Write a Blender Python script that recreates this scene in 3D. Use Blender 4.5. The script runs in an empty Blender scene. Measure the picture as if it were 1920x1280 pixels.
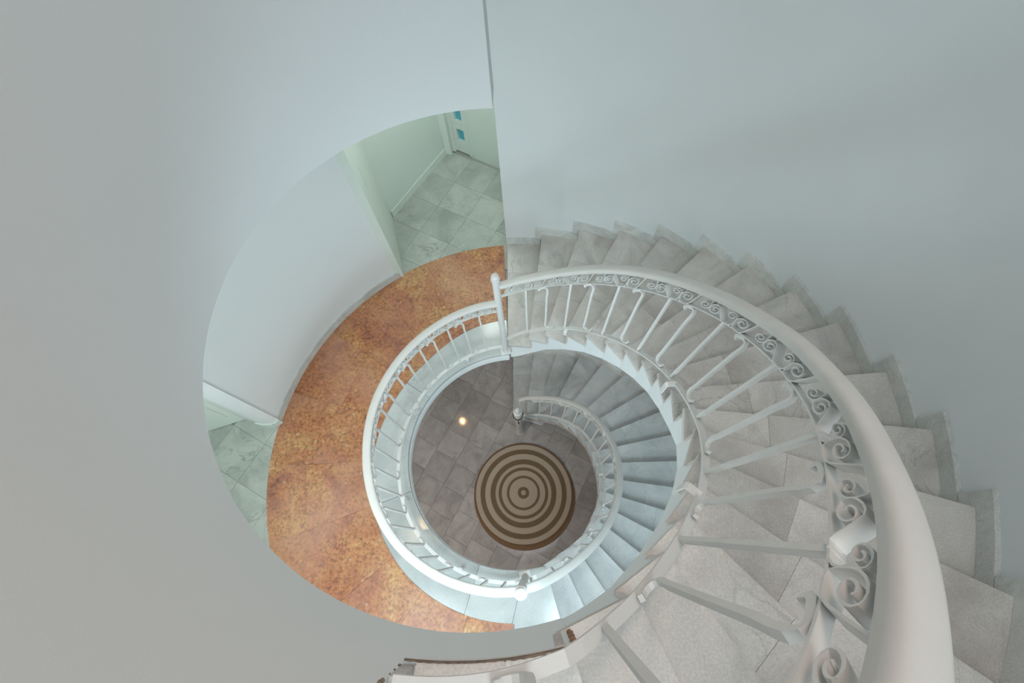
import bpy, math, random
from mathutils import Vector, Matrix
random.seed(7)
sin, cos, pi = math.sin, math.cos, math.pi
S = bpy.context.scene
COL = S.collection
# ------------------------------------------------------------------ camera
CX, CY = -0.1611, 0.7369            # axis of the round stair well
G = 7.18                            # camera height over the ground floor
cd = bpy.data.cameras.new('camera'); cam = bpy.data.objects.new('camera', cd); COL.objects.link(cam)
cd.sensor_width = 36; cd.lens = 898.82/1920*36; cd.clip_start = 0.02
r_, u_, d_ = (0.99909855, -0.01672648, -0.03901678), (0.0, 0.9191024, -0.39401885), (0.04245096, 0.39366366, 0.91827384)
ax = lambda k: Vector((r_[k], -u_[k], -d_[k])).normalized()
X_, Y_, Z_ = ax(0), -ax(1), -ax(2)
M4 = Matrix(((X_.x, Y_.x, Z_.x, 0), (X_.y, Y_.y, Z_.y, 0), (X_.z, Y_.z, Z_.z, G), (0, 0, 0, 1)))
cam.matrix_world = M4
S.camera = cam
# ------------------------------------------------------------------ world, lights, exposure
W = bpy.data.worlds.new('world'); S.world = W; W.use_nodes = True
W.node_tree.nodes['Background'].inputs[0].default_value = (0.75, 0.86, 0.95, 1)
W.node_tree.nodes['Background'].inputs[1].default_value = 0.5
S.view_settings.view_transform = 'Standard'; S.view_settings.look = 'None'
S.view_settings.exposure = 0.0; S.view_settings.gamma = 1; S.view_settings.use_curve_mapping = False

def area(name, loc, aim, size, power, color, sy=None):
    l = bpy.data.lights.new(name, 'AREA'); l.energy = power; l.color = color; l.size = size
    if sy: l.shape = 'RECTANGLE'; l.size_y = sy
    o = bpy.data.objects.new(name, l); COL.objects.link(o); o.location = loc
    o.rotation_euler = (Vector(aim) - Vector(loc)).to_track_quat('-Z', 'Y').to_euler()
    return o
area('overhead_fill', (CX + .1, CY + .1, 10.3), (CX + .1, CY + .1, 0), 2.0, 20, (0.94, 0.97, 1.0)).data.spread = math.radians(120)  # soft overhead fill added under the closed ceiling, no skylight opening there
area('upper_warm_fill', (0.55, 1.65, 8.7), (-0.6, -0.15, 5.5), 0.8, 5, (1.0, 0.68, 0.52)).data.spread = math.radians(75)  # warm fill added across the well to tint the lower-left wall
area('upper_cool_fill', (0.45, -0.85, 8.6), (0.5, 1.6, 4.2), 0.8, 9, (0.90, 0.98, 1.0)).data.spread = math.radians(105)  # cool fill added high over the stair head, no window behind it
area('landing_daylight_fill', (-1.12, -0.95, 5.0), (-0.2, 0.9, 3.3), 0.9, 31, (0.78, 0.93, 1.0), 1.0)  # added daylight fill for landing and lower steps, at an unseen window
area('stair_fill', (0.55, -0.95, 5.2), (0.55, 0.75, 1.9), 0.8, 36, (0.74, 0.92, 1.0), 0.8)  # hidden fill added below the upper flight to brighten the lower treads
area('corridor_fill', (-0.45, 3.25, 5.5), (-0.7, 3.2, 3.0), 0.6, 14, (0.94, 1.0, 0.93))  # fill added just below the corridor ceiling, not a window
area('side_passage_fill', (-2.7, 0.3, 5.5), (-2.5, 0.5, 3.0), 0.5, 10.5, (0.92, 1.0, 0.94))  # small fill added to lift the side passage
area('ground_hall_fill', (-2.5, -0.6, 2.6), (-0.6, 0.5, 0.0), 0.6, 40, (1.0, 0.92, 0.85))  # warm fill added out of view to brighten the ground floor

# ------------------------------------------------------------------ helpers
def interp(t, x):
    if x <= t[0][0]: return t[0][1]
    for (a, b), (c, d) in zip(t, t[1:]):
        if x <= c: return b + (d - b)*(x - a)/(c - a)
    return t[-1][1]
def sm(t, x, w=.12):
    return (interp(t, x - w) + 2*interp(t, x - w/2) + 2*interp(t, x) + 2*interp(t, x + w/2) + interp(t, x + w))/8
def P(R, a, z): return (CX + R*sin(a), CY + R*cos(a), z)
def pd(x, y, z): return (x, -y, z)          # plan coordinates measured with y downwards

class MB:
    def __init__(s): s.v = []; s.f = []
    def add(s, vs, fs):
        n = len(s.v); s.v += [tuple(v) for v in vs]; s.f += [tuple(i + n for i in f) for f in fs]
    def prism(s, pts, z0, z1):              # pts: plan polygon counter-clockwise or not, z may be lists
        n = len(pts)
        za = z0 if isinstance(z0, (list, tuple)) else [z0]*n
        zb = z1 if isinstance(z1, (list, tuple)) else [z1]*n
        vs = [(p[0], p[1], za[i]) for i, p in enumerate(pts)] + [(p[0], p[1], zb[i]) for i, p in enumerate(pts)]
        fs = [tuple(range(n))[::-1], tuple(range(n, 2*n))] + [(i, (i+1) % n, n+(i+1) % n, n+i) for i in range(n)]
        s.add(vs, fs)
    def sector(s, a0, a1, R0, R1, z0, z1, n=None):   # R may be functions of the angle
        n = n or max(2, int(abs(a1 - a0)/0.05))
        f0 = R0 if callable(R0) else (lambda a: R0)
        f1 = R1 if callable(R1) else (lambda a: R1)
        g0 = z0 if callable(z0) else (lambda a: z0)
        g1 = z1 if callable(z1) else (lambda a: z1)
        vs = []
        for k in range(n+1):
            a = a0 + (a1 - a0)*k/n
            vs += [P(f0(a), a, g0(a)), P(f1(a), a, g0(a)), P(f1(a), a, g1(a)), P(f0(a), a, g1(a))]
        fs = [(0, 3, 2, 1), (4*n, 4*n+1, 4*n+2, 4*n+3)]
        for k in range(n):
            b = 4*k
            for i in range(4): fs.append((b+i, b+(i+1) % 4, b+4+(i+1) % 4, b+4+i))
        s.add(vs, fs)
    def sweep(s, pts, prof, side=None, cap=True):     # prof: (side, up) list ; side(p)->Vector
        pts = [Vector(p) for p in pts]; n = len(prof); vs = []
        for i, p in enumerate(pts):
            t = (pts[min(i+1, len(pts)-1)] - pts[max(i-1, 0)]).normalized()
            if side is None:
                h = Vector((p.x - CX, p.y - CY, 0)).normalized()
            elif callable(side): h = side(p, t)
            else: h = Vector(side)
            h = (h - t*h.dot(t)).normalized(); up = h.cross(t).normalized()
            if up.z < 0: up = -up
            if abs(up.z) < 1e-4 and i: pass
            for a, b in prof: vs.append(p + h*a + up*b)
        fs = []
        for i in range(len(pts)-1):
            for j in range(n): fs.append((i*n+j, i*n+(j+1) % n, (i+1)*n+(j+1) % n, (i+1)*n+j))
        if cap: fs += [tuple(range(n))[::-1], tuple(range((len(pts)-1)*n, len(pts)*n))]
        s.add(vs, fs)
    def ribbon(s, pts, h, w, th):           # flat strip: constant side vector h (wide direction), thickness in the plane
        pts = [Vector(p) for p in pts]; h = Vector(h).normalized(); vs = []
        for i, p in enumerate(pts):
            t = (pts[min(i+1, len(pts)-1)] - pts[max(i-1, 0)]).normalized()
            m = t.cross(h).normalized()
            for a, b in ((-w/2, -th/2), (w/2, -th/2), (w/2, th/2), (-w/2, th/2)): vs.append(p + h*a + m*b)
        fs = []
        for i in range(len(pts)-1):
            for j in range(4): fs.append((i*4+j, i*4+(j+1) % 4, (i+1)*4+(j+1) % 4, (i+1)*4+j))
        k = (len(pts)-1)*4
        fs += [(3, 2, 1, 0), (k, k+1, k+2, k+3)]
        s.add(vs, fs)
    def lathe(s, c, prof, n=24):            # prof (r,z)
        vs = []
        for r, z in prof:
            for k in range(n): vs.append((c[0]+r*cos(2*pi*k/n), c[1]+r*sin(2*pi*k/n), c[2]+z))
        fs = []
        for i in range(len(prof)-1):
            for k in range(n): fs.append((i*n+k, i*n+(k+1) % n, (i+1)*n+(k+1) % n, (i+1)*n+k))
        fs += [tuple(range(n))[::-1], tuple(range((len(prof)-1)*n, len(prof)*n))]
        s.add(vs, fs)
    def box(s, c, dx, dy, dz, rot=0):
        pts = []
        for a, b in ((-1, -1), (1, -1), (1, 1), (-1, 1)):
            x, y = a*dx/2, b*dy/2
            pts.append((c[0]+x*cos(rot)-y*sin(rot), c[1]+x*sin(rot)+y*cos(rot)))
        s.prism(pts, c[2]-dz/2, c[2]+dz/2)
    def build(s, name, mat, parent=None, smooth=False, bevel=0, kind=None):
        me = bpy.data.meshes.new(name); me.from_pydata(s.v, [], s.f); me.materials.append(mat)
        me.update()
        import bmesh
        b = bmesh.new(); b.from_mesh(me); bmesh.ops.recalc_face_normals(b, faces=b.faces); b.to_mesh(me); b.free()
        if smooth:
            for p in me.polygons: p.use_smooth = True
            try: me.set_sharp_from_angle(angle=math.radians(40))
            except Exception: pass
        o = bpy.data.objects.new(name, me); COL.objects.link(o)
        if parent:
            o.parent = parent; o.matrix_parent_inverse = parent.matrix_basis.inverted() if parent.type == 'EMPTY' else Matrix()
        if bevel:
            m = o.modifiers.new('bevel', 'BEVEL'); m.width = bevel; m.segments = 2; m.limit_method = 'ANGLE'
        if kind: o['kind'] = kind
        return o
def thing(name, label, cat, loc=(0, 0, 0), group=None):
    o = bpy.data.objects.new(name, None); COL.objects.link(o); o.location = loc; o.empty_display_size = .1
    o['label'] = label; o['category'] = cat
    if group: o['group'] = group
    return o
def tag(o, label, cat, group=None):
    o['label'] = label; o['category'] = cat
    if group: o['group'] = group
    return o
def struct(mb, name, mat, **k): return mb.build(name, mat, kind='structure', **k)

# ------------------------------------------------------------------ materials
def nt(name):
    m = bpy.data.materials.new(name); m.use_nodes = True; t = m.node_tree
    return m, t, t.nodes['Principled BSDF']
def node(t, k, **kw):
    n = t.nodes.new(k)
    for a, b in kw.items():
        if a in n.inputs: n.inputs[a].default_value = b
        else: setattr(n, a, b)
    return n
def ramp(t, stops):
    n = t.nodes.new('ShaderNodeValToRGB'); e = n.color_ramp.elements
    while len(e) < len(stops): e.new(0.5)
    for i, (p, c) in enumerate(stops): e[i].position = p; e[i].color = (*c, 1) if len(c) == 3 else c
    return n
def coords(t, scale=1.0, jitter=True):
    tc = node(t, 'ShaderNodeTexCoord'); mp = node(t, 'ShaderNodeMapping'); mp.inputs['Scale'].default_value = (scale,)*3
    t.links.new(tc.outputs['Object'], mp.inputs[0])
    if jitter:
        oi = node(t, 'ShaderNodeObjectInfo'); ml = node(t, 'ShaderNodeMath', operation='MULTIPLY'); ml.inputs[1].default_value = 37.0
        cb = node(t, 'ShaderNodeCombineXYZ')
        t.links.new(oi.outputs['Random'], ml.inputs[0]); t.links.new(ml.outputs[0], cb.inputs[0]); t.links.new(ml.outputs[0], cb.inputs[1])
        t.links.new(cb.outputs[0], mp.inputs['Location'])
    return mp.outputs[0]
def mixc(t, a, b, fac, mode='MIX'):
    m = node(t, 'ShaderNodeMix', data_type='RGBA', blend_type=mode)
    for s, v in ((0, fac), (6, a), (7, b)):
        if hasattr(v, 'is_linked') or hasattr(v, 'links'): t.links.new(v, m.inputs[s])
        elif s == 0: m.inputs[0].default_value = v
        else: m.inputs[s].default_value = (*v, 1)
    return m.outputs[2]
def marble(name, base, dark, light, rough=.3, scale=3.0, tone=.16, vein=.5, spec=.5, stain=None):
    m, t, b = nt(name); co = coords(t, 1.0)
    n1 = node(t, 'ShaderNodeTexNoise', Scale=scale, Detail=9.0, Roughness=.62, Distortion=1.2); t.links.new(co, n1.inputs[0])
    r1 = ramp(t, [(.32, dark), (.5, base), (.68, light)]); t.links.new(n1.outputs[0], r1.inputs[0])
    n2 = node(t, 'ShaderNodeTexNoise', Scale=scale*.9, Detail=5.0, Roughness=.55, Distortion=2.2); t.links.new(co, n2.inputs[0])
    r2 = ramp(t, [(.478, (0, 0, 0)), (.5, (1, 1, 1)), (.522, (0, 0, 0))]); t.links.new(n2.outputs[0], r2.inputs[0])
    n3 = node(t, 'ShaderNodeTexNoise', Scale=2.0, Detail=2.0); t.links.new(co, n3.inputs[0])
    r3 = ramp(t, [(.45, (0, 0, 0)), (.7, (1, 1, 1))]); t.links.new(n3.outputs[0], r3.inputs[0])
    mm = node(t, 'ShaderNodeMath', operation='MULTIPLY'); t.links.new(r2.outputs[0], mm.inputs[0]); t.links.new(r3.outputs[0], mm.inputs[1])
    mv = node(t, 'ShaderNodeMath', operation='MULTIPLY'); mv.inputs[1].default_value = vein; t.links.new(mm.outputs[0], mv.inputs[0])
    c = mixc(t, r1.outputs[0], tuple(x*.45 for x in dark), mv.outputs[0])
    oi = node(t, 'ShaderNodeObjectInfo'); mr = node(t, 'ShaderNodeMapRange'); mr.inputs[3].default_value = 1 - tone; mr.inputs[4].default_value = 1 + tone*.7
    t.links.new(oi.outputs['Random'], mr.inputs[0]); cb = node(t, 'ShaderNodeCombineColor')
    for k in range(3): t.links.new(mr.outputs[0], cb.inputs[k])
    c = mixc(t, c, cb.outputs[0], 1.0, 'MULTIPLY')
    if stain:
        n6 = node(t, 'ShaderNodeTexNoise', Scale=2.3, Detail=6.0, Roughness=.6); t.links.new(co, n6.inputs[0])
        r6 = ramp(t, [(.52, (0, 0, 0)), (.70, (.5, .5, .5))]); t.links.new(n6.outputs[0], r6.inputs[0])
        c = mixc(t, c, stain, r6.outputs[0])
    # fine speckle
    n4 = node(t, 'ShaderNodeTexNoise', Scale=160.0, Detail=2.0); t.links.new(co, n4.inputs[0])
    r4 = ramp(t, [(.3, (.88, .88, .88)), (.7, (1.08, 1.08, 1.08))]); t.links.new(n4.outputs[0], r4.inputs[0])
    c = mixc(t, c, r4.outputs[0], 1.0, 'MULTIPLY')
    t.links.new(c, b.inputs['Base Color']); b.inputs['Roughness'].default_value = rough
    b.inputs['Specular IOR Level'].default_value = spec
    return m
def paint(name, col, rough=.6, bump=.0, mott=.05, sc=2.5, spec=.3):
    m, t, b = nt(name); co = coords(t, 1.0, False)
    n = node(t, 'ShaderNodeTexNoise', Scale=sc, Detail=6.0); t.links.new(co, n.inputs[0])
    r = ramp(t, [(.3, tuple(x*(1-mott) for x in col)), (.7, tuple(min(1, x*(1+mott)) for x in col))]); t.links.new(n.outputs[0], r.inputs[0])
    t.links.new(r.outputs[0], b.inputs['Base Color']); b.inputs['Roughness'].default_value = rough; b.inputs['Specular IOR Level'].default_value = spec
    if bump:
        n2 = node(t, 'ShaderNodeTexNoise', Scale=220.0, Detail=3.0); t.links.new(co, n2.inputs[0])
        bp = node(t, 'ShaderNodeBump', Strength=bump, Distance=.002); t.links.new(n2.outputs[0], bp.inputs['Height']); t.links.new(bp.outputs[0], b.inputs['Normal'])
    return m
def breccia(name):
    m, t, b = nt(name); co = coords(t, 1.0)
    n1 = node(t, 'ShaderNodeTexNoise', Scale=3.2, Detail=8.0, Roughness=.65, Distortion=.8); t.links.new(co, n1.inputs[0])
    r1 = ramp(t, [(.34, (.29, .105, .06)), (.44, (.43, .17, .075)), (.53, (.47, .21, .085)), (.66, (.55, .315, .13))]); t.links.new(n1.outputs[0], r1.inputs[0])
    n2 = node(t, 'ShaderNodeTexNoise', Scale=38.0, Detail=6.0, Roughness=.7); t.links.new(co, n2.inputs[0])
    r2 = ramp(t, [(.38, (.52, .45, .43)), (.48, (.96, .95, .95)), (.56, (1.06, 1.06, 1.08)), (.66, (1.3, 1.36, 1.45))]); t.links.new(n2.outputs[0], r2.inputs[0])
    c = mixc(t, r1.outputs[0], r2.outputs[0], 1.0, 'MULTIPLY')
    # dark flecks clustered in patches
    n3 = node(t, 'ShaderNodeTexNoise', Scale=17.0, Detail=7.0, Roughness=.75, Distortion=1.5); t.links.new(co, n3.inputs[0])
    r3 = ramp(t, [(.55, (0, 0, 0)), (.61, (1, 1, 1))]); t.links.new(n3.outputs[0], r3.inputs[0])
    m3 = node(t, 'ShaderNodeMath', operation='MULTIPLY'); m3.inputs[1].default_value = .75; t.links.new(r3.outputs[0], m3.inputs[0])
    c = mixc(t, c, (.20, .09, .07), m3.outputs[0])
    v = node(t, 'ShaderNodeTexVoronoi', Scale=9.0); t.links.new(co, v.inputs[0])
    r4 = ramp(t, [(.07, (1, 1, 1)), (.13, (0, 0, 0))]); t.links.new(v.outputs['Distance'], r4.inputs[0])
    m4 = node(t, 'ShaderNodeMath', operation='MULTIPLY'); m4.inputs[1].default_value = .45; t.links.new(r4.outputs[0], m4.inputs[0])
    c = mixc(t, c, (.66, .52, .38), m4.outputs[0])
    n5 = node(t, 'ShaderNodeTexNoise', Scale=1.3, Detail=3.0); t.links.new(co, n5.inputs[0])
    r5 = ramp(t, [(.42, (0, 0, 0)), (.64, (1, 1, 1))]); t.links.new(n5.outputs[0], r5.inputs[0])
    m5 = node(t, 'ShaderNodeMath', operation='MULTIPLY'); m5.inputs[1].default_value = .5; t.links.new(r5.outputs[0], m5.inputs[0])
    c = mixc(t, c, (.50, .26, .18), m5.outputs[0])
    t.links.new(c, b.inputs['Base Color']); b.inputs['Roughness'].default_value = .38
    return m
MT = {
 'tread': marble('grey_white_marble', (.63, .60, .56), (.50, .475, .445), (.71, .68, .645), .42, 2.6, .10, .45, .5, (.40, .345, .31)),
 'tread_low': marble('pale_marble', (.55, .57, .565), (.44, .46, .46), (.62, .64, .635), .40, 2.4, .09, .3),
 'border': marble('border_marble', (.51, .54, .53), (.43, .46, .455), (.57, .60, .59), .15, 2.0, .05, .3),
 'tile': marble('corridor_marble', (.43, .46, .42), (.34, .37, .34), (.50, .53, .49), .3, 2.6, .12, .6),
 'ground': marble('ground_marble', (.40, .375, .36), (.30, .28, .27), (.47, .445, .43), .085, 3.2, .17, .3),
 'ground_dark': marble('dark_ground_marble', (.24, .23, .22), (.18, .17, .165), (.29, .28, .27), .2, 3.2, .05, .3),
 'skirt': marble('skirting_marble', (.66, .67, .64), (.54, .55, .53), (.72, .73, .70), .4, 4.0, .12, .4),
 'clad': marble('cladding_marble', (.52, .50, .48), (.40, .38, .37), (.60, .58, .56), .4, 4.0, .15, .5),
 'orange': breccia('orange_breccia_marble'),
 'wall': paint('white_wall_paint', (.725, .762, .77), .75, .15, .015, 1.2, .2),
 'cwall': paint('corridor_wall_paint', (.66, .73, .68), .7, .1, .03, 1.4),
 'grout': paint('grout', (.20, .19, .175), .9),
 'lgrout': paint('light_grout', (.36, .385, .35), .9),
 'iron': paint('white_painted_iron', (.70, .70, .68), .5, .1, .03, 9.0, .5),
 'rail': paint('white_handrail_paint', (.62, .615, .59), .5, .1, .03, 9.0, .4),
 'door': paint('pale_door_paint', (.70, .76, .71), .5, 0, .02),
 'black': paint('black_cord', (.03, .03, .03), .6),
 'chrome': paint('dull_metal', (.45, .42, .36), .35, 0, .05, 8.0, .6),
 'dirt': paint('grime', (.20, .15, .12), .95, .3, .3, 40.0),
 'rust': paint('rust_stain', (.30, .17, .11), .9, .2, .3, 30.0),
 'tan': paint('tan_jute', (.47, .40, .32), .95, .6, .10, 90.0),
 'brown': paint('brown_jute', (.195, .14, .085), .95, .6, .12, 90.0),
 'rim': paint('rust_brown_jute', (.19, .115, .065), .95, .6, .15, 60.0),
 'ring': paint('lamp_trim', (.8, .8, .78), .4),
}
m, t, b = nt('turquoise_glass'); b.inputs['Base Color'].default_value = (.10, .46, .56, 1); b.inputs['Roughness'].default_value = .15
MT['glass'] = m
m, t, b = nt('lit_bulb'); b.inputs['Emission Color'].default_value = (1, .62, .30, 1); b.inputs['Emission Strength'].default_value = 900; b.inputs['Base Color'].default_value = (1, .8, .6, 1)
MT['bulb'] = m

H1 = 3.06                      # middle landing
H2 = 6.12                      # upper landing
RO = 2.02                      # outer wall of the stairs
RL = 2.10                      # outer wall of the landing
SLAB = 5.73                    # underside of the upper slab
TOP = 10.4
h = .17
# ------------------------------------------------------------------ setting: walls
w = MB(); w.sector(-.03, 3.26, RO, RO + .18, 0, TOP, 90); struct(w, 'wall_right', MT['wall'], smooth=True)
w = MB(); w.sector(-3.044, .02, .945, 1.06, SLAB, TOP, 90); struct(w, 'wall_inner', MT['wall'], smooth=True)
w = MB(); w.sector(2.893, 3.239, lambda a: .937 + .008*(a - 2.893)/.346, 1.10, SLAB, H2 - .004, 14); struct(w, 'trim_1', MT['wall'], smooth=True)
# partitions closing the upper well
w = MB(); w.prism([P(1.0, .02, 0)[:2], P(RO + .1, -.028, 0)[:2], P(RO + .1, -.10, 0)[:2], P(1.0, -.10, 0)[:2]], SLAB, TOP); struct(w, 'wall_back', MT['cwall'])
w = MB(); w.prism([P(.95, 3.239, 0)[:2], P(RO + .1, 3.239, 0)[:2], P(RO + .1, 3.30, 0)[:2], P(.95, 3.33, 0)[:2]], H2 - .39, TOP); struct(w, 'wall_front', MT['wall'])
# middle landing: white curved wall between the two passages
w = MB(); w.sector(-1.432, -.559, RL, RL + .03, H1 - .15, SLAB, 40)
wl = struct(w, 'wall_left', MT['wall'], smooth=True)
w = MB()
for (a0, a1) in ((-2.36, -2.02), (-3.05, -2.9)): w.sector(a0, a1, RL, RL + .15, H1 - .15, SLAB, 12)
w.sector(-2.9, -2.36, RL, RL + .15, H1 - .15, H1 + .95, 12); w.sector(-2.9, -2.36, RL, RL + .15, H1 + 2.15, SLAB, 12)
struct(w, 'wall_left.001', MT['wall'], smooth=True)
w = MB()
for z in (H1 + .97, H1 + 1.55, H1 + 2.13): w.sector(-2.9, -2.36, RL + .05, RL + .09, z - .02, z + .02, 8)
for a in (-2.89, -2.63, -2.37): w.sector(a - .012, a + .012, RL + .05, RL + .09, H1 + .95, H1 + 2.15, 2)
wf = struct(w, 'unseen_window_1', MT['iron'])  # unseen window, added to go with the landing fill light
w = MB(); w.sector(-3.10, -.04, 1.05, 2.35, SLAB, SLAB + .05, 60); w.sector(-2.1, .13, 2.34, 4.9, SLAB, SLAB + .05, 30)
struct(w, 'ceiling.001', MT['wall'])
w = MB(); w.sector(-pi, pi, 0.0, 2.4, TOP, TOP + .1, 48); struct(w, 'ceiling', MT['wall'])
def wallrun(name, pts, z0, z1, mat, th=.1, side=1):
    w = MB()
    for (x0, y0), (x1, y1) in zip(pts, pts[1:]):
        L = math.hypot(x1-x0, y1-y0); nx, ny = -(y1-y0)/L*side, (x1-x0)/L*side
        w.prism([pd(x0, y0, 0)[:2], pd(x1, y1, 0)[:2], pd(x1+nx*th, y1+ny*th, 0)[:2], pd(x0+nx*th, y0+ny*th, 0)[:2]], z0, z1)
    return struct(w, name, mat)
wallrun('wall_corridor', [(-1.262, -2.499), (-1.454, -3.242), (-.931, -4.088)], H1 - .15, SLAB, MT['cwall'], side=-1)
wallrun('wall_corridor.001', [(-.63, -4.042), (-.27, -3.837), (.34, -3.49)], H1 - .15, SLAB, MT['cwall'], side=-1)
wallrun('wall_corridor.002', [(.34, -3.49), (.34, -2.905)], H1 - .15, SLAB, MT['cwall'], side=-1)
wallrun('wall_passage', [(-2.222, -1.029), (-2.262, -.992), (-2.345, -.986), (-2.422, -1.004)], H1 - .15, SLAB, MT['wall'], th=.06)
wallrun('wall_passage.001', [(-2.876, -.944), (-3.35, -.787), (-3.2, .25), (-2.05, .16)], H1 - .15, SLAB, MT['cwall'], side=1)
# skirtings
w = MB(); w.sector(-1.437, -.556, RL - .014, RL + .01, H1, H1 + .085, 40); struct(w, 'baseboard_left', MT['skirt'], smooth=True)
w = MB()
def skirt_run(w, pts, hh, th, side):
    for (x0, y0), (x1, y1) in zip(pts, pts[1:]):
        L = math.hypot(x1-x0, y1-y0); nx, ny = -(y1-y0)/L*side, (x1-x0)/L*side
        w.prism([pd(x0, y0, 0)[:2], pd(x1, y1, 0)[:2], pd(x1+nx*th, y1+ny*th, 0)[:2], pd(x0+nx*th, y0+ny*th, 0)[:2]], H1, H1 + hh)
skirt_run(w, [(-1.450, -3.242), (-.931, -4.088)], .085, .014, 1)
skirt_run(w, [(-2.222, -1.029), (-2.262, -.992), (-2.345, -.986), (-2.422, -1.004)], .085, .012, -1)
struct(w, 'baseboard_corridor', MT['cwall'])
# ground level hall walls (left half, under the landing)
w = MB(); w.sector(-3.05, -.02, 3.3, 3.42, 0, H1 - .15, 60); struct(w, 'wall_hall', MT['wall'], smooth=True)

# ------------------------------------------------------------------ doors
def plane_box(w, A, B, s0, s1, z0, z1, t0, t1):   # box on a plan line A->B; t = offset towards the viewer
    L = math.hypot(B[0]-A[0], B[1]-A[1]); dx, dy = (B[0]-A[0])/L, (B[1]-A[1])/L; nx, ny = -dy, dx
    pts = [(A[0]+dx*s+nx*tt, A[1]+dy*s+ny*tt) for s, tt in ((s0, t0), (s1, t0), (s1, t1), (s0, t1))]
    w.prism([pd(*p, 0)[:2] for p in pts], z0, z1)
A, B = (-.799, -4.138), (-.27, -3.837)
w = MB(); plane_box(w, (-.931, -4.088), (-.857, -4.069), 0, .0764, H1, H1 + 2.45, -.10, 0)
plane_box(w, A, B, -.035, 0, H1, H1 + 2.45, -.08, .03)
struct(w, 'trim_2', MT['door'], bevel=.006)
# folding door leaf: frame pieces around the panes
w = MB(); plane_box(w, A, B, 0, .045, H1 + .012, H1 + 2.4, -.05, 0); plane_box(w, A, B, .137, .175, H1 + .012, H1 + 2.4, -.05, 0)
z = .012
opens = []
zz = .17
while zz < 2.2:
    opens.append((zz, zz + .165)); zz += .268
lo = .012
for (z0, z1) in opens:
    plane_box(w, A, B, .045, .137, H1 + lo, H1 + z0, -.05, 0); lo = z1
plane_box(w, A, B, .045, .137, H1 + lo, H1 + 2.4, -.05, 0)
d1 = struct(w, 'door_1', MT['door'])
for (z0, z1) in opens:
    w = MB(); plane_box(w, A, B, .045, .137, H1 + z0, H1 + z1, -.04, -.03); w.build('pane', MT['glass'], d1)
w = MB(); plane_box(w, A, B, .18, .195, H1, H1 + 2.42, -.05, .008); w.build('door_frame', MT['door'], d1)
A2, B2 = (-2.559, -1.049), (-2.876, -.944)
w = MB(); plane_box(w, A2, B2, 0, .334, H1 + .015, H1 + 2.35, .0, .04)
d2 = struct(w, 'door_2', MT['door'])
w = MB(); plane_box(w, A2, B2, .06, .28, H1 + .2, H1 + 1.0, -.008, .0); w.build('door_panel', MT['door'], d2, bevel=.005)
w = MB(); plane_box(w, A2, B2, .06, .28, H1 + 1.1, H1 + 2.2, -.008, .0); w.build('door_panel', MT['door'], d2, bevel=.005)
w = MB(); plane_box(w, (-2.422, -1.011), (-2.559, -1.049), 0, .142, H1, H1 + 2.4, .0, .06); w.build('door_frame', MT['wall'], d2, bevel=.006)
# hinge strip on the corridor wall
w = MB(); plane_box(w, (-1.262, -2.499), (-1.454, -3.242), .20, .212, H1 + 1.05, H1 + 1.30, -.006, .002); struct(w, 'trim_3', MT['cwall'])

# ------------------------------------------------------------------ floors
def rot_tiles(parent, name, mat, ang, size, off, ztop, keep, gap=.003, th=.02, darkpos=None, stag=None):
    dx, dy = cos(ang), sin(ang); ex, ey = -sin(ang), cos(ang)
    n = 0
    for r in range(-14, 15):
        sh = (stag(r) if stag else 0)
        for q in range(-14, 15):
            u = off[0] + r*size; v = off[1] + q*size + sh
            cs = []
            for (a, b) in ((gap/2, gap/2), (size-gap/2, gap/2), (size-gap/2, size-gap/2), (gap/2, size-gap/2)):
                cs.append((dx*(u+a) + ex*(v+b), dy*(u+a) + ey*(v+b)))
            c = (sum(p[0] for p in cs)/4, sum(p[1] for p in cs)/4)
            if not keep(c): continue
            w = MB(); zo = ztop + random.uniform(-.0006, .0006); w.prism(cs, ztop - th, zo)
            mm = mat
            if darkpos and math.hypot(c[0]-darkpos[0], c[1]-darkpos[1]) < size*.5: mm = MT['ground_dark']
            w.build(name, mm, parent); n += 1
    return n
def polar(c):
    x, y = c[0]-CX, c[1]-CY
    return math.hypot(x, y), math.atan2(x, y)
w = MB(); w.sector(-3.2, 3.2, 0, 3.35, -.2, -.012, 70); w.f = w.f
gf = struct(w, 'floor', MT['grout'])
ang = math.atan2(-.466, .885)            # normal direction of the tile rows
hash_ = lambda r: {-5: 0}.get(r, (r*0.137*7) % .36)
def keepg(c):
    R, a = polar(c)
    return R < (3.15 if a < -.05 else 1.97)
rot_tiles(gf, 'floor_tile', MT['ground'], ang, .36, (-1.902 + .36*0 - .36*0, 0), 0.0, keepg, stag=lambda r: {0: -.93 - .36*0 + .36*3, 1: .12, 2: .29, 3: .05, 4: -.225, 5: -.225 + .18, -1: .2, -2: .07}.get(r, (r*.13) % .36), darkpos=(0.735, 1.19))
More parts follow.
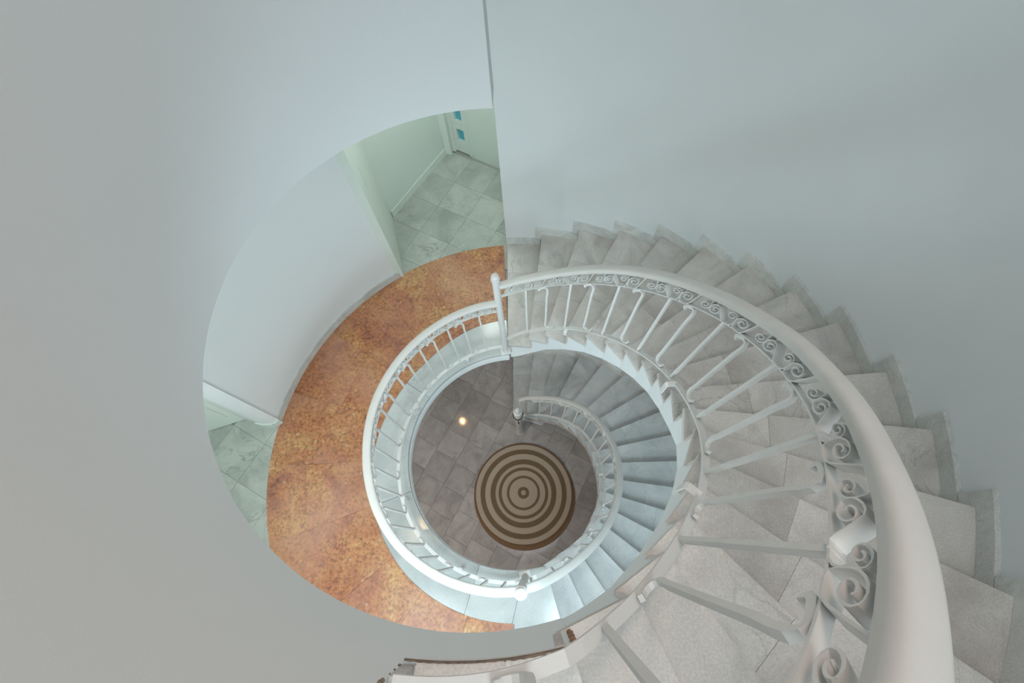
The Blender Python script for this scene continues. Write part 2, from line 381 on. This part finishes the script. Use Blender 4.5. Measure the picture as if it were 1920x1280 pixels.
# middle landing
w = MB(); w.sector(-3.41, -.045, .912, 2.3, H1 - .15, H1 - .012, 70)
lf = struct(w, 'floor.001', MT['wall'], smooth=True)
RORT = [(-3.2, 1.263), (-2.4, 1.26), (-2.06, 1.243), (-1.5, 1.2), (-1.1, 1.165), (-.72, 1.163), (-.51, 1.2), (-.32, 1.237), (-.03, 1.262)]
RORF = lambda a: sm(RORT, a)
js = [-3.14, -2.86, -2.55, -2.27, -1.92, -1.62, -1.30, -.98, -.70, -.43, -.0455]
for a0, a1 in zip(js, js[1:]):
    mid = 1.72 + random.uniform(-.12, .12)
    g = .0004
    if random.random() < .55:
        w = MB(); w.sector(a0 + g, a1 - g, lambda a: RORF(a) + .001, mid - .0004, H1 - .02, H1 + .0015); w.build('orange_slab', MT['orange'], lf)
        w = MB(); w.sector(a0 + g, a1 - g, mid + .0004, RL + .004, H1 - .02, H1 + .0015); w.build('orange_slab', MT['orange'], lf)
    else:
        w = MB(); w.sector(a0 + g, a1 - g, lambda a: RORF(a) + .001, RL + .004, H1 - .02, H1 + .0015); w.build('orange_slab', MT['orange'], lf)
bj = [-2.84, -1.92, -.99, -.05]
for a0, a1 in zip(bj, bj[1:]):
    w = MB(); w.sector(a0 + .0015, a1 - .0015, .905, RORF, H1 - .03, H1 + .002); w.build('border_slab', MT['border'], lf, bevel=.003)
# last border slab with diagonal joint, then the wide slabs towards the top nosing
w = MB(); pts = [P(.905, a, 0)[:2] for a in [-2.8425 - k*.039 for k in range(11)]] + [P(RORF(a), a, 0)[:2] for a in [-3.130 + k*.029 for k in range(11)]]
w.prism(pts, H1 - .03, H1 + .002); w.build('border_slab', MT['border'], lf)
AI_L = [-0.11, 0.064, 0.234, 0.401, 0.556, 0.717, 0.885, 1.079, 1.253, 1.432, 1.63, 1.813, 1.976, 2.155, 2.345, 2.534, 2.71, 2.866]
AO_L = [-0.06, 0.104, 0.276, 0.447, 0.624, 0.796, 0.976, 1.147, 1.32, 1.499, 1.676, 1.842, 2.017, 2.196, 2.365, 2.538, 2.701, 2.868]
n18i, n18o = AI_L[17] - 2*pi, AO_L[17] - 2*pi
pts = [P(.905, -3.2345 - k*(n18i*-1 - 3.2345)/5, 0)[:2] for k in range(6)] + [P(RO, n18o, 0)[:2]] + [P(RO + .02, n18o + k*(-3.146 - n18o)/6, 0)[:2] for k in range(1, 7)] + [P(1.265, -3.146, 0)[:2], P(1.263, -3.132, 0)[:2]]
w = MB(); w.prism(pts, H1 - .03, H1 + .002); w.build('border_slab', MT['border'], lf)
# light step line running round the fascia
w = MB(); w.sector(-3.38, -.05, .906, .93, H1 - .15, H1 - .085, 70); w.build('fascia_moulding', MT['wall'], lf, smooth=True)
# corridor tiles (same slab level)
w = MB(); w.sector(-.64, .14, 2.29, 3.75, H1 - .15, H1 - .012, 20); w.sector(-2.1, -1.35, 2.29, 3.5, H1 - .15, H1 - .012, 20)
cf = struct(w, 'floor.002', MT['lgrout'])
def keepc(c):
    R, a = polar(c); x, y = c[0], -c[1]
    if R < 1.86: return False
    if -.72 < a < .2 and R < 3.55 and (y + 4.138) > (x + .799)*.569 - .12 and x > -1.62 : return True
    if -2.08 < a < -1.38 and R < 3.3: return True
    return False
ta = -math.radians(28.4)
dxv, dyv = cos(ta), sin(ta)
# align a joint with the measured point (-1.075,-3.827)
pu = dxv*(-1.075) + dyv*(3.827); pv = -dyv*(-1.075) + dxv*(3.827)
rot_tiles(cf, 'floor_tile', MT['tile'], ta, .36, (pu - .05, pv), H1, keepc, gap=.002, stag=lambda r: 0)

# ------------------------------------------------------------------ stairs
def ip(tab): return lambda i: interp(tab, i)
AI_U = {1: -.045, 2: .161, 3: .312, 4: .492, 5: .678, 6: .861, 7: 1.046, 8: 1.217, 9: 1.384, 10: 1.553, 11: 1.716, 12: 1.866, 13: 2.032, 14: 2.205, 15: 2.375, 16: 2.545, 17: 2.705, 18: 2.895}
AO_U = {1: -.025, 2: .143, 3: .317, 4: .493, 5: .667, 6: .836, 7: 1.007, 8: 1.174, 9: 1.338, 10: 1.523, 11: 1.693, 12: 1.872, 13: 2.034, 14: 2.205, 15: 2.375, 16: 2.545, 17: 2.715, 18: 2.89}
RI_U = {1: .925, 2: .915, 3: .913, 4: .908, 5: .908, 6: .9, 7: .899, 8: .894, 9: .891, 10: .889, 11: .893, 12: .906, 13: .903, 14: .898, 15: .896, 16: .903, 17: .918, 18: .935}
AI_D = {i+1: v for i, v in enumerate(AI_L)}; AO_D = {i+1: v for i, v in enumerate(AO_L)}
RI_D = {1: 1.0, 2: 1.0, 3: .985, 4: .97, 5: .96, 6: .945, 7: .93, 8: .91, 9: .888, 10: .868, 11: .869, 12: .874, 13: .870, 14: .862, 15: .878, 16: .872, 17: .874, 18: .905}
def lerp2(p, q, s): return (p[0] + (q[0]-p[0])*s, p[1] + (q[1]-p[1])*s)
def off_line(p, q, d):       # shift the line p-q sideways
    L = math.hypot(q[0]-p[0], q[1]-p[1]); n = (-(q[1]-p[1])/L*d, (q[0]-p[0])/L*d)
    return (p[0]+n[0], p[1]+n[1]), (q[0]+n[0], q[1]+n[1])
def stairs(root, AI, AO, RI, base, mat, splits, stmat, clad=None, depth=.33, floor_z=None, skirt=True):
    for i in range(1, 18):
        z = base + h*i
        Pi, Oi = P(RI[i], AI[i], 0)[:2], P(RO, AO[i], 0)[:2]
        Pn, On = P(RI[i+1], AI[i+1], 0)[:2], P(RO, AO[i+1], 0)[:2]
        Pb, Ob = off_line(Pn, On, -.022)        # tread runs on under the next riser
        # riser
        Pr, Or = off_line(Pi, Oi, -.012); Pr2, Or2 = off_line(Pi, Oi, -.030)
        Pr = lerp2(Pr, Or, .004); Pr2 = lerp2(Pr2, Or2, .004)
        w = MB(); w.prism([Pr, Or, Or2, Pr2], z - h + .001, z - .03); st = w.build('step', mat, root)
        cuts = [0] + splits[(i*7) % len(splits)] + [1]
        for s0, s1 in zip(cuts, cuts[1:]):
            g = .0005
            a, b = lerp2(Pi, Oi, s0 + g), lerp2(Pi, Oi, s1 - g)
            s0b, s1b = (s0*1.0 if s0 == 0 else s0 + .015), (s1 if s1 == 1 else s1 + .015)
            c_, d = lerp2(Pb, Ob, s1b - g), lerp2(Pb, Ob, s0b + g)
            w = MB(); w.prism([a, b, c_, d], z - .03, z + random.uniform(-.0005, .0008)); w.build('tread_slab', mat, st)
        if skirt:
            # skirting tile along the tread on the wall, and the upright one in front of the next riser
            a0, a1 = AO[i] + .002, AO[i+1] - .008
            w = MB(); w.sector(a0, a1, RO - .022, RO + .002, z + .001, z + .085, 4)
            w.sector(a0 - (.034 if i > 1 else .003), a0, RO - .022, RO + .002, z - h + .09, z + .085, 2)
            w.build('skirting_tile', MT['skirt'], root)
    # riser of the last step
    Pi, Oi = P(RI[18], AI[18], 0)[:2], P(RO, AO[18], 0)[:2]
    Pr, Or = off_line(Pi, Oi, -.012); Pr2, Or2 = off_line(Pi, Oi, -.030)
    w = MB(); w.prism([Pr, Or, Or2, Pr2], base + 17*h + .001, base + 18*h - .03); w.build('step', mat, root)
    # solid core with helical soffit
    w = MB()
    low = (base - .15) if floor_z is None else floor_z
    lowf = lambda i: max(low, base + h*i - depth) if i < 16.6 else min(base + h*i - depth, base + 18*h - depth - .06)
    for i in range(1, 18):
        z = base + h*i - .03
        n = 4
        for k in range(n):
            f0, f1 = k/n, (k+1)/n
            ri0, ri1 = RI[i] + (RI[i+1]-RI[i])*f0, RI[i] + (RI[i+1]-RI[i])*f1
            # chord between tips keeps the core flush with the tread ends
            p0, p1 = P(RI[i]+.007, AI[i]+.012, 0)[:2], P(RI[i+1]+.007, AI[i+1]+.012, 0)[:2]
            o0, o1 = P(RO, AO[i]+.008, 0)[:2], P(RO, AO[i+1]+.008, 0)[:2]
            q0, q1 = lerp2(p0, p1, f0), lerp2(p0, p1, f1); r0, r1 = P(RO, AO[i]+.008+(AO[i+1]-AO[i])*f0, 0)[:2], P(RO, AO[i]+.008+(AO[i+1]-AO[i])*f1, 0)[:2]
            za, zb = lowf(i+f0), lowf(i+f1)
            w.prism([q0, r0, r1, q1], [za, za, zb, zb], z)
    w.build('stringer', stmat, root, kind=None)
sp = [[.34, .68], [.30, .63], [.45], [.27, .70], [.55], [.38, .72], [.33]]
su = thing('staircase', 'upper flight of grey marble steps curving up along the right wall', 'staircase', P(1.4, -.03, H1))
stairs(su, AI_U, AO_U, RI_U, H1, MT['tread'], sp, MT['wall'])
sl = thing('staircase', 'lower flight of pale marble steps rising from the ground floor hall', 'staircase', P(1.4, -.03, 0))
stairs(sl, AI_D, AO_D, RI_D, 0, MT['tread_low'], [[.5], [.36, .7], [.42]], MT['clad'], depth=.30, floor_z=0, skirt=True)
# broad bottom slab of the lower flight, running on under the second step
w = MB(); w.prism([P(1.0, -.108, 0)[:2], P(1.0, 0.0, 0)[:2], P(.985, .15, 0)[:2], pd(.141, -1.65, 0)[:2], P(1.02, .345, 0)[:2], P(1.25, .30, 0)[:2], P(1.25, -.10, 0)[:2]], .139, .1695)
w.build('tread_slab', MT['tread_low'], sl, bevel=.004)
# upper landing
w = MB(); w.sector(2.897, 3.238, .945, RO, H2 - .05, H2 - .012, 14)
uf = struct(w, 'floor.003', MT['grout'])
for a0, a1 in ((2.895, 3.03), (3.033, 3.21)):
    w = MB(); w.sector(a0, a1, .937, 1.42, H2 - .03, H2, 8); w.build('floor_tile', MT['tread'], uf)
    w = MB(); w.sector(a0, a1, 1.424, RO, H2 - .03, H2, 8); w.build('floor_tile', MT['tread'], uf)
w = MB(); w.sector(3.213, 3.2385, .944, RO, H2 - .002, H2 + .09, 2); struct(w, 'baseboard_front', MT['clad'])
# grimy open joint between the slab edge and the fascia
w = MB(); n = 60; vs = []; fs = []
for k in range(n+1):
    a = 2.90 + (3.236-2.90)*k/n; j = .0022 + .0012*abs(sin(k*2.3)*cos(k*.9 + 1)) + (.0015 if 22 > k > 8 else 0)
    vs += [P(.9355, a, H2 + .0012), P(.9355 + j, a, H2 + .0012), P(.9355 + j, a, H2 - .01), P(.9355, a, H2 - .01)]
for k in range(n):
    for q in range(4): fs.append((4*k+q, 4*k+(q+1) % 4, 4*k+4+(q+1) % 4, 4*k+4+q))
w.add(vs, fs); struct(w, 'trim_4', MT['dirt'])
# chipped paint with exposed rust at the wall corner and at the last riser
w = MB()
for (a, z, s) in ((3.2405, .012, .006), (3.2407, .045, .004), (3.2409, .075, .003), (3.2408, .12, .007), (3.241, .135, .008), (3.2412, .17, .004)):
    p = P(.9445, a, H2 + z); w.lathe((p[0], p[1], p[2] - s*.5), [(s*.2, 0), (s*.6, s*.3), (s*.5, s*.8), (s*.1, s)], 7)
struct(w, 'trim_5', MT['dirt'])
w = MB(); pa = [P(.9325, 2.888 + .004*sin(k*2.1), H2 - .15 + k*.0155) for k in range(10)]
w.sweep(pa, [(-.002, -.0035), (.006, -.0035), (.006, .0035), (-.002, .0035)]); struct(w, 'trim_6', MT['rust'])

# ------------------------------------------------------------------ railings
HPROF = [(-.024, -.020), (-.012, -.026), (.012, -.026), (.024, -.020), (.0275, -.006), (.0285, .002), (.0245, .009), (.016, .0125), (0, .014), (-.016, .0125), (-.0245, .009), (-.0285, .002), (-.0275, -.006)]
def bar(wd, th): return [(-wd/2, -th/2), (wd/2, -th/2), (wd/2, th/2), (-wd/2, th/2)]
class Rail:
    def __init__(s, hr, ub, lb, a0, a1, mat=None):
        s.hr, s.ub, s.lb, s.a0, s.a1 = hr, ub, lb, a0, a1     # each: a -> (R, z)
    def pt(s, f, a): R, z = f(a); return P(R, a, z)
    def path(s, f, a0=None, a1=None, step=.035):
        a0 = s.a0 if a0 is None else a0; a1 = s.a1 if a1 is None else a1
        n = max(2, int(abs(a1-a0)/step)); return [s.pt(f, a0 + (a1-a0)*k/n) for k in range(n+1)]
def spiral(c, r0, r1, t0, turns, n=16):      # in (s,h) plane
    out = []
    for k in range(n+1):
        f = k/n; r = r0 + (r1-r0)*f; t = t0 + turns*2*pi*f
        out.append((c[0] + r*cos(t), c[1] + r*sin(t)))
    return out
def build_rail(root, R, straight, curved, scroll_pitch, up=1, brackets=(), near=False):
    w = MB(); w.sweep(R.path(R.hr), HPROF); w.build('handrail', MT['rail'], root, smooth=True)
    w = MB(); w.sweep(R.path(R.ub), bar(.021, .005)); w.build('upper_bar', MT['iron'], root)
    w = MB(); w.sweep(R.path(R.lb), bar(.028, .008)); w.build('lower_bar', MT['iron'], root)
    def sidev(a): return Vector((sin(a), cos(a), 0))
    def tangv(a): return Vector((cos(a), -sin(a), 0))
    for a in straight:
        b, t = Vector(R.pt(R.lb, a)), Vector(R.pt(R.ub, a))
        w = MB(); sd, tg = sidev(a), tangv(a); q = .0072
        vs = [b + sd*x + tg*y for x, y in ((-q, -q), (q, -q), (q, q), (-q, q))] + [t + sd*x + tg*y for x, y in ((-q, -q), (q, -q), (q, q), (-q, q))]
        w.add(vs, [(3, 2, 1, 0), (4, 5, 6, 7)] + [(i, (i+1) % 4, 4+(i+1) % 4, 4+i) for i in range(4)])
        w.build('baluster', MT['iron'], root)
    for a in curved:
        # hooked bar: curl under the upper bar, straight shank, curl on the lower bar
        Rr = .93
        def at(s, f):       # s = distance along the rail, f = fraction lower->upper
            aa = a + s/Rr; b, t = Vector(R.pt(R.lb, aa)), Vector(R.pt(R.ub, aa)); return b.lerp(t, f)
        Hh = (Vector(R.pt(R.ub, a)) - Vector(R.pt(R.lb, a))).length
        top = [(-.050, .930), (-.057, .938), (-.060, .952), (-.055, .965), (-.046, .968), (-.034, .973), (-.020, .974), (-.006, .955), (.002, .92), (.003, .87), (0, .80)]
        bot = [(0, .20), (-.003, .13), (0, .085), (.012, .045), (.028, .026), (.044, .024), (.054, .032), (.058, .046), (.052, .058)]
        pts = [at(s, f) for s, f in top] + [at(0, f) for f in (.7, .5, .3)] + [at(s, f) for s, f in bot]
        w = MB(); w.ribbon(pts, sidev(a), .0148, .0138); w.build('curved_baluster', MT['iron'], root)
    # scroll work between upper bar and handrail
    L = scroll_pitch; k0 = 0; a = R.a0 + .03
    while a + L < R.a1:
        def at(s, f):
            aa = a + s*L; lo, hi = Vector(R.pt(R.ub, aa)), Vector(R.pt(R.hr, aa)) - Vector((0, 0, .024)); return lo.lerp(hi, f)
        asp = L*.93/.115
        def sp_(cx, cy, r, t0, turns):
            return [(x, y) for x, y in [((cx + rr*cos(t)/asp), (cy + rr*sin(t))) for rr, t in [(r*(.22 + .78*k/22), t0 + turns*2*pi*k/22) for k in range(23)]]]
        am = a + L*.5
        def strip(pts, wd=.027): 
            w = MB(); w.ribbon([at(*p) for p in pts], sidev(am), wd, .004); w.build('scroll', MT['iron'], root, smooth=True)
        # thin hook from the handrail into the first curl
        strip([(.095, .99), (.13, .93), (.15, .78), (.158, .62)] + sp_(.07, .44, .24, -2.9*pi, 1.45)[::-1], .023)
        # second curl rolls over the top into the long diagonal strap
        strip(sp_(.265, .42, .31, 3.4*pi, -1.45) + [(.30, .69), (.335, .55), (.375, .35), (.415, .15), (.45, .03), (.50, .025)], .028)
        # third curl stands on the end of the strap
        strip([(.57, .03), (.605, .12), (.618, .35), (.617, .50)] + sp_(.535, .58, .22, 2.9*pi, -1.45)[::-1], .023)
        # fourth curl runs down into the tie
        strip(sp_(.735, .50, .30, -1.9*pi, 1.45) + [(.625, .28), (.64, .10), (.68, .025), (.74, .02), (.79, .04), (.83, .18), (.875, .52), (.915, .85), (.94, .98), (.98, .99)], .028)
        a += L
    for a, rr, drop in brackets:
        b = Vector(R.pt(R.lb, a)); n = -sidev(a); tg = tangv(a)
        w = MB(); pts = [b + n*.0 + Vector((0, 0, .004)), b + n*rr + Vector((0, 0, .004)), b + n*(rr + .006) + Vector((0, 0, -.01)), b + n*(rr + .006) + Vector((0, 0, -drop))]
        w.ribbon(pts, tg, .026, .007); w.build('bracket', MT['iron'], root)
def newel(name, label, x, y, z0, H, r, group=None, fancy=False):
    t = thing(name, label, 'newel post', pd(x, y, z0), group)
    c = pd(x, y, z0)
    w = MB(); w.box((c[0], c[1], z0 + .004), .085, .085, .008, .2); w.build('base_plate', MT['iron'], t)
    w = MB(); w.lathe(c, [(r*.92, .006), (r*.92, .5), (r, H - .085), (r, H - .06)]); w.build('shaft', MT['iron'], t, smooth=True)
    w = MB(); w.lathe(c, [(r, H - .065), (r*1.16, H - .06), (r*1.2, H - .05), (r*1.16, H - .04), (r*.8, H - .036)]); w.build('collar', MT['iron'], t, smooth=True)
    w = MB(); w.lathe(c, [(r*.75, H - .04), (r*.98, H - .032), (r*1.03, H - .02), (r*.96, H - .008), (r*.7, H - .001), (r*.3, H)]); w.build('cap', MT['iron'], t, smooth=True)
    return t
newel('newel_post', 'white newel post where the landing rail meets the upper flight', -.235, -1.677, H1, 1.34, .0275)
newel('newel_post', 'white newel post at the top of the lower flight, near bottom centre', -.072, .212, H1, 1.46, .0290)
# upper flight rail
HU = [(-.06, 1.19), (-.035, 1.21), (.23, 1.358), (.444, 1.524), (.696, 1.753), (.939, 1.978), (1.222, 2.25), (1.528, 2.56), (1.809, 2.862), (1.95, 3.0), (2.07, 3.128), (2.24, 3.290), (2.376, 3.427), (2.467, 3.513), (2.555, 3.595), (2.65, 3.68), (2.9, 3.90), (3.0, 3.93), (3.24, 3.935)]
UU = [(-.06, 1.03), (-.033, 1.059), (.223, 1.208), (.471, 1.391), (.725, 1.608), (.987, 1.857), (1.187, 2.054), (1.397, 2.279), (1.602, 2.492), (1.761, 2.661), (1.914, 2.824), (2.125, 3.040), (2.256, 3.160), (2.395, 3.290), (2.517, 3.415), (2.62, 3.515), (2.696, 3.587), (2.9, 3.765), (3.0, 3.80), (3.24, 3.805)]
RB = [(-.06, .943), (-.036, .949), (.149, .942), (.356, .928), (.651, .926), (.858, .910), (1.103, .896), (1.416, .893), (1.783, .905), (1.921, .913), (2.155, .911), (2.45, .906), (2.622, .912), (2.752, .923), (2.872, .930), (2.96, .940), (3.06, .953), (3.3, .955)]
def HB(a):
    i = min((a + .1692)/.1709, 18.0); o = interp([(0.8, .15), (3, .11), (5, .06), (16, .06), (18, .09)], i)
    return H1 + h*i + o
ru = Rail(lambda a: (.94, H1 + sm(HU, a, .1)), lambda a: (.94, H1 + sm(UU, a, .1)), lambda a: (sm(RB, a, .1), HB(a)), -.05, 3.23)
t = thing('railing', 'white wrought-iron railing of the upper flight, sweeping up at right', 'railing', P(.94, -.05, H1))
stU = [.142 + .3345*k for k in range(9)]; cvU = [.305 + .3345*k for k in range(9)]
build_rail(t, ru, stU, cvU, .3345, brackets=((.50, .03, .06), (1.545, .045, .11), (2.27, .045, .10)))
# landing rail (angles run from the bottom newel, a=-3.22, to the upper newel, a=-.10)
RLD = [(-3.25, .975), (-3.1, .984), (-2.7, .99), (-2.4, .992), (-2.15, .982), (-1.94, .968), (-1.7, .953), (-1.43, .944), (-1.17, .933), (-.88, .927), (-.6, .928), (-.35, .936), (-.05, .943)]
fR = lambda a: sm(RLD, a, .1)
rl = Rail(lambda a: (fR(a), H1 + .945), lambda a: (fR(a), H1 + .815), lambda a: (fR(a), H1 + .115), -3.235, -.085)
t = thing('railing', 'white wrought-iron railing round the orange marble landing', 'railing', P(.94, -1.6, H1))
stL = [-.257 - .2825*k for k in range(11)]; cvL = [-.405 - .2825*k for k in range(11)]
build_rail(t, rl, stL, cvL, .2825, brackets=((-.47, .02, .115), (-1.14, .02, .115), (-1.97, .02, .115), (-2.72, .02, .115)))
# lower flight rail
RH = [(0, 1.055), (.33, 1.034), (.87, 1.028), (1.06, 1.007), (1.26, .983), (1.48, .963), (1.6, .952), (1.75, .94), (1.94, .931), (2.09, .926), (2.6, .926), (2.88, .95), (3.05, .972)]
RBL = [(0, 1.03), (.386, 1.0), (.6, .992), (.9, .985), (1.09, .960), (1.29, .944), (1.46, .918), (1.6, .910), (2.0, .912), (2.5, .912), (2.85, .935), (3.05, .965)]
def HL(a): return .17*max(1.0, min((a + .1692)/.1709, 18.35))
def kR(a): return sm(RH, a, .1)
rw = Rail(lambda a: (kR(a), HL(a) + .885), lambda a: ((kR(a) + sm(RBL, a, .1))/2, HL(a) + .765), lambda a: (sm(RBL, a, .1), HL(a) + .12), .012, 3.03)
t = thing('railing', 'white wrought-iron railing of the lower flight, deepest in the well', 'railing', P(1.0, .02, 0))
stW = [.085 + .342*k for k in range(9)]; cvW = [.262 + .342*k for k in range(9)]
build_rail(t, rw, stW, cvW, .342, brackets=((1.60, .03, .08), (2.30, .03, .08)))
# curled rail end
w = MB(); p0 = Vector(rw.pt(rw.hr, .012)); w.ribbon([p0, p0 + Vector((-.012, -.012, -.02)), p0 + Vector((-.012, -.02, -.12)), p0 + Vector((-.01, -.03, -.30))], (0, 1, 0), .03, .02); w.build('rail_end', MT['iron'], t)
# marble newel at the foot of the stairs with urn cap
c = pd(-.184, -1.608, 0)
t = thing('newel_post', 'short marble newel post with white urn cap at the foot of the stairs', 'newel post', c)
w = MB(); w.lathe(c, [(.062, 0), (.062, .03), (.052, .04), (.050, .78), (.056, .80), (.056, .82)], 8); w.build('pedestal', MT['clad'], t)
w = MB(); w.lathe(c, [(.034, .82), (.046, .85), (.054, .95), (.058, 1.04), (.056, 1.09), (.046, 1.12)], 20); w.build('urn', MT['iron'], t, smooth=True)
w = MB(); w.lathe(c, [(.058, 1.085), (.062, 1.10), (.058, 1.125), (.040, 1.14), (.036, 1.15), (.040, 1.175), (.038, 1.21), (.024, 1.24), (.008, 1.25)], 20); w.build('urn_cap', MT['iron'], t, smooth=True)
# black cord looped around it
w = MB(); pts = []
for k in range(33):
    a = 2*pi*k/32; pts.append((c[0] + .066*cos(a), c[1] + .066*sin(a) , 1.0 + .05*sin(a)))
pts = [Vector(p) for p in pts]
def tube(w, pts, r, n=7, closed=False):
    vs = []; m = len(pts)
    for i, p in enumerate(pts):
        tt = (pts[(i+1) % m] - pts[i-1]) if closed else (pts[min(i+1, m-1)] - pts[max(i-1, 0)])
        tt = tt.normalized(); s_ = tt.cross(Vector((.13, .21, 1))).normalized(); u2 = s_.cross(tt)
        for k in range(n): vs.append(p + s_*r*cos(2*pi*k/n) + u2*r*sin(2*pi*k/n))
    fs = []
    for i in range(m if closed else m-1):
        for k in range(n): fs.append((i*n+k, i*n+(k+1) % n, ((i+1) % m)*n+(k+1) % n, ((i+1) % m)*n+k))
    w.add(vs, fs)
tube(w, pts[:-1], .006, closed=True)
e = Vector((c[0], c[1] - .066, .95)); tube(w, [e, e + Vector((0, -.004, -.05)), e + Vector((.002, -.006, -.16))], .005)
w.lathe((c[0] + .002, c[1] - .072, .765), [(.004, 0), (.010, .01), (.010, .03), (.004, .04)], 8)
tag(w.build('cord', MT['black'], smooth=True), 'thin black cord looped round the urn cap of the marble newel', 'cord')

# ------------------------------------------------------------------ rug
rc = pd(-.140, -.715, 0); RR = .708
t = thing('round_rug', 'round jute rug with concentric brown and tan rings on the ground floor', 'rug', rc)
w = MB(); w.lathe((rc[0] + .012, rc[1] - .040, 0.001), [(RR - .01, 0), (RR + .012, .002), (RR + .012, .010), (RR, .013)], 96); w.build('backing', MT['rim'], t, smooth=True)
bands = [(0, .05, 'tan'), (.05, .115, 'brown'), (.115, .285, 'tan'), (.285, .335, 'brown'), (.335, .44, 'tan'), (.44, .50, 'brown'), (.50, .565, 'tan'), (.565, .665, 'brown'), (.665, .775, 'tan'), (.775, .87, 'brown'), (.87, .965, 'tan'), (.965, 1.0, 'rim')]
for r0, r1, mt in bands:
    w = MB(); n = 96; coils = max(1, round((r1-r0)*RR/.012)); prof = []
    for k in range(coils):
        a0, a1 = RR*(r0 + (r1-r0)*k/coils), RR*(r0 + (r1-r0)*(k+1)/coils)
        prof += [(a0 + .0005, .019), (a0*.75 + a1*.25, .0225), (a0*.25 + a1*.75, .0225)]
    prof += [(RR*r1, .019)]
    prof = [(max(RR*r0, .0005), .0125)] + prof + [(RR*r1, .0125)]
    vs = []; fs = []
    for r, z in prof:
        for k in range(n): vs.append((rc[0] + r*cos(2*pi*k/n), rc[1] + r*sin(2*pi*k/n), z))
    m = len(prof)
    for i in range(m-1):
        for k in range(n): fs.append((i*n+k, i*n+(k+1) % n, (i+1)*n+(k+1) % n, (i+1)*n+k))
    w.add(vs, fs); w.build('ring', MT[mt], t, smooth=False)

# ------------------------------------------------------------------ ceiling spotlights whose glints show in the polished floors
def spot(x, y, z, label, power):
    t = thing('ceiling_light', label, 'light', pd(x, y, z))
    w = MB(); w.lathe(pd(x, y, z - .012), [(.030, 0), (.048, 0), (.052, .006), (.050, .012), (.032, .012)], 24); w.build('trim_ring', MT['ring'], t)
    w = MB(); w.lathe(pd(x, y, z - .020), [(.004, 0), (.016, .003), (.019, .009), (.019, .012)], 20); w.build('bulb', MT['bulb'], t)
spot(-1.494, -2.487, H1 - .150, 'small warm spotlight in the ceiling of the ground floor hall', 5)
spot(-1.515, -.228, SLAB, 'small warm spotlight in the ceiling over the orange landing', 5)
# slab soffit carrying the hall spotlight
w = MB(); w.sector(-1.5, -.02, 2.28, 3.35, H1 - .15, H1 - .10, 30); w.sector(-3.05, -1.5, 2.28, 3.35, H1 - .15, H1 - .10, 30)
struct(w, 'ceiling.002', MT['wall'])
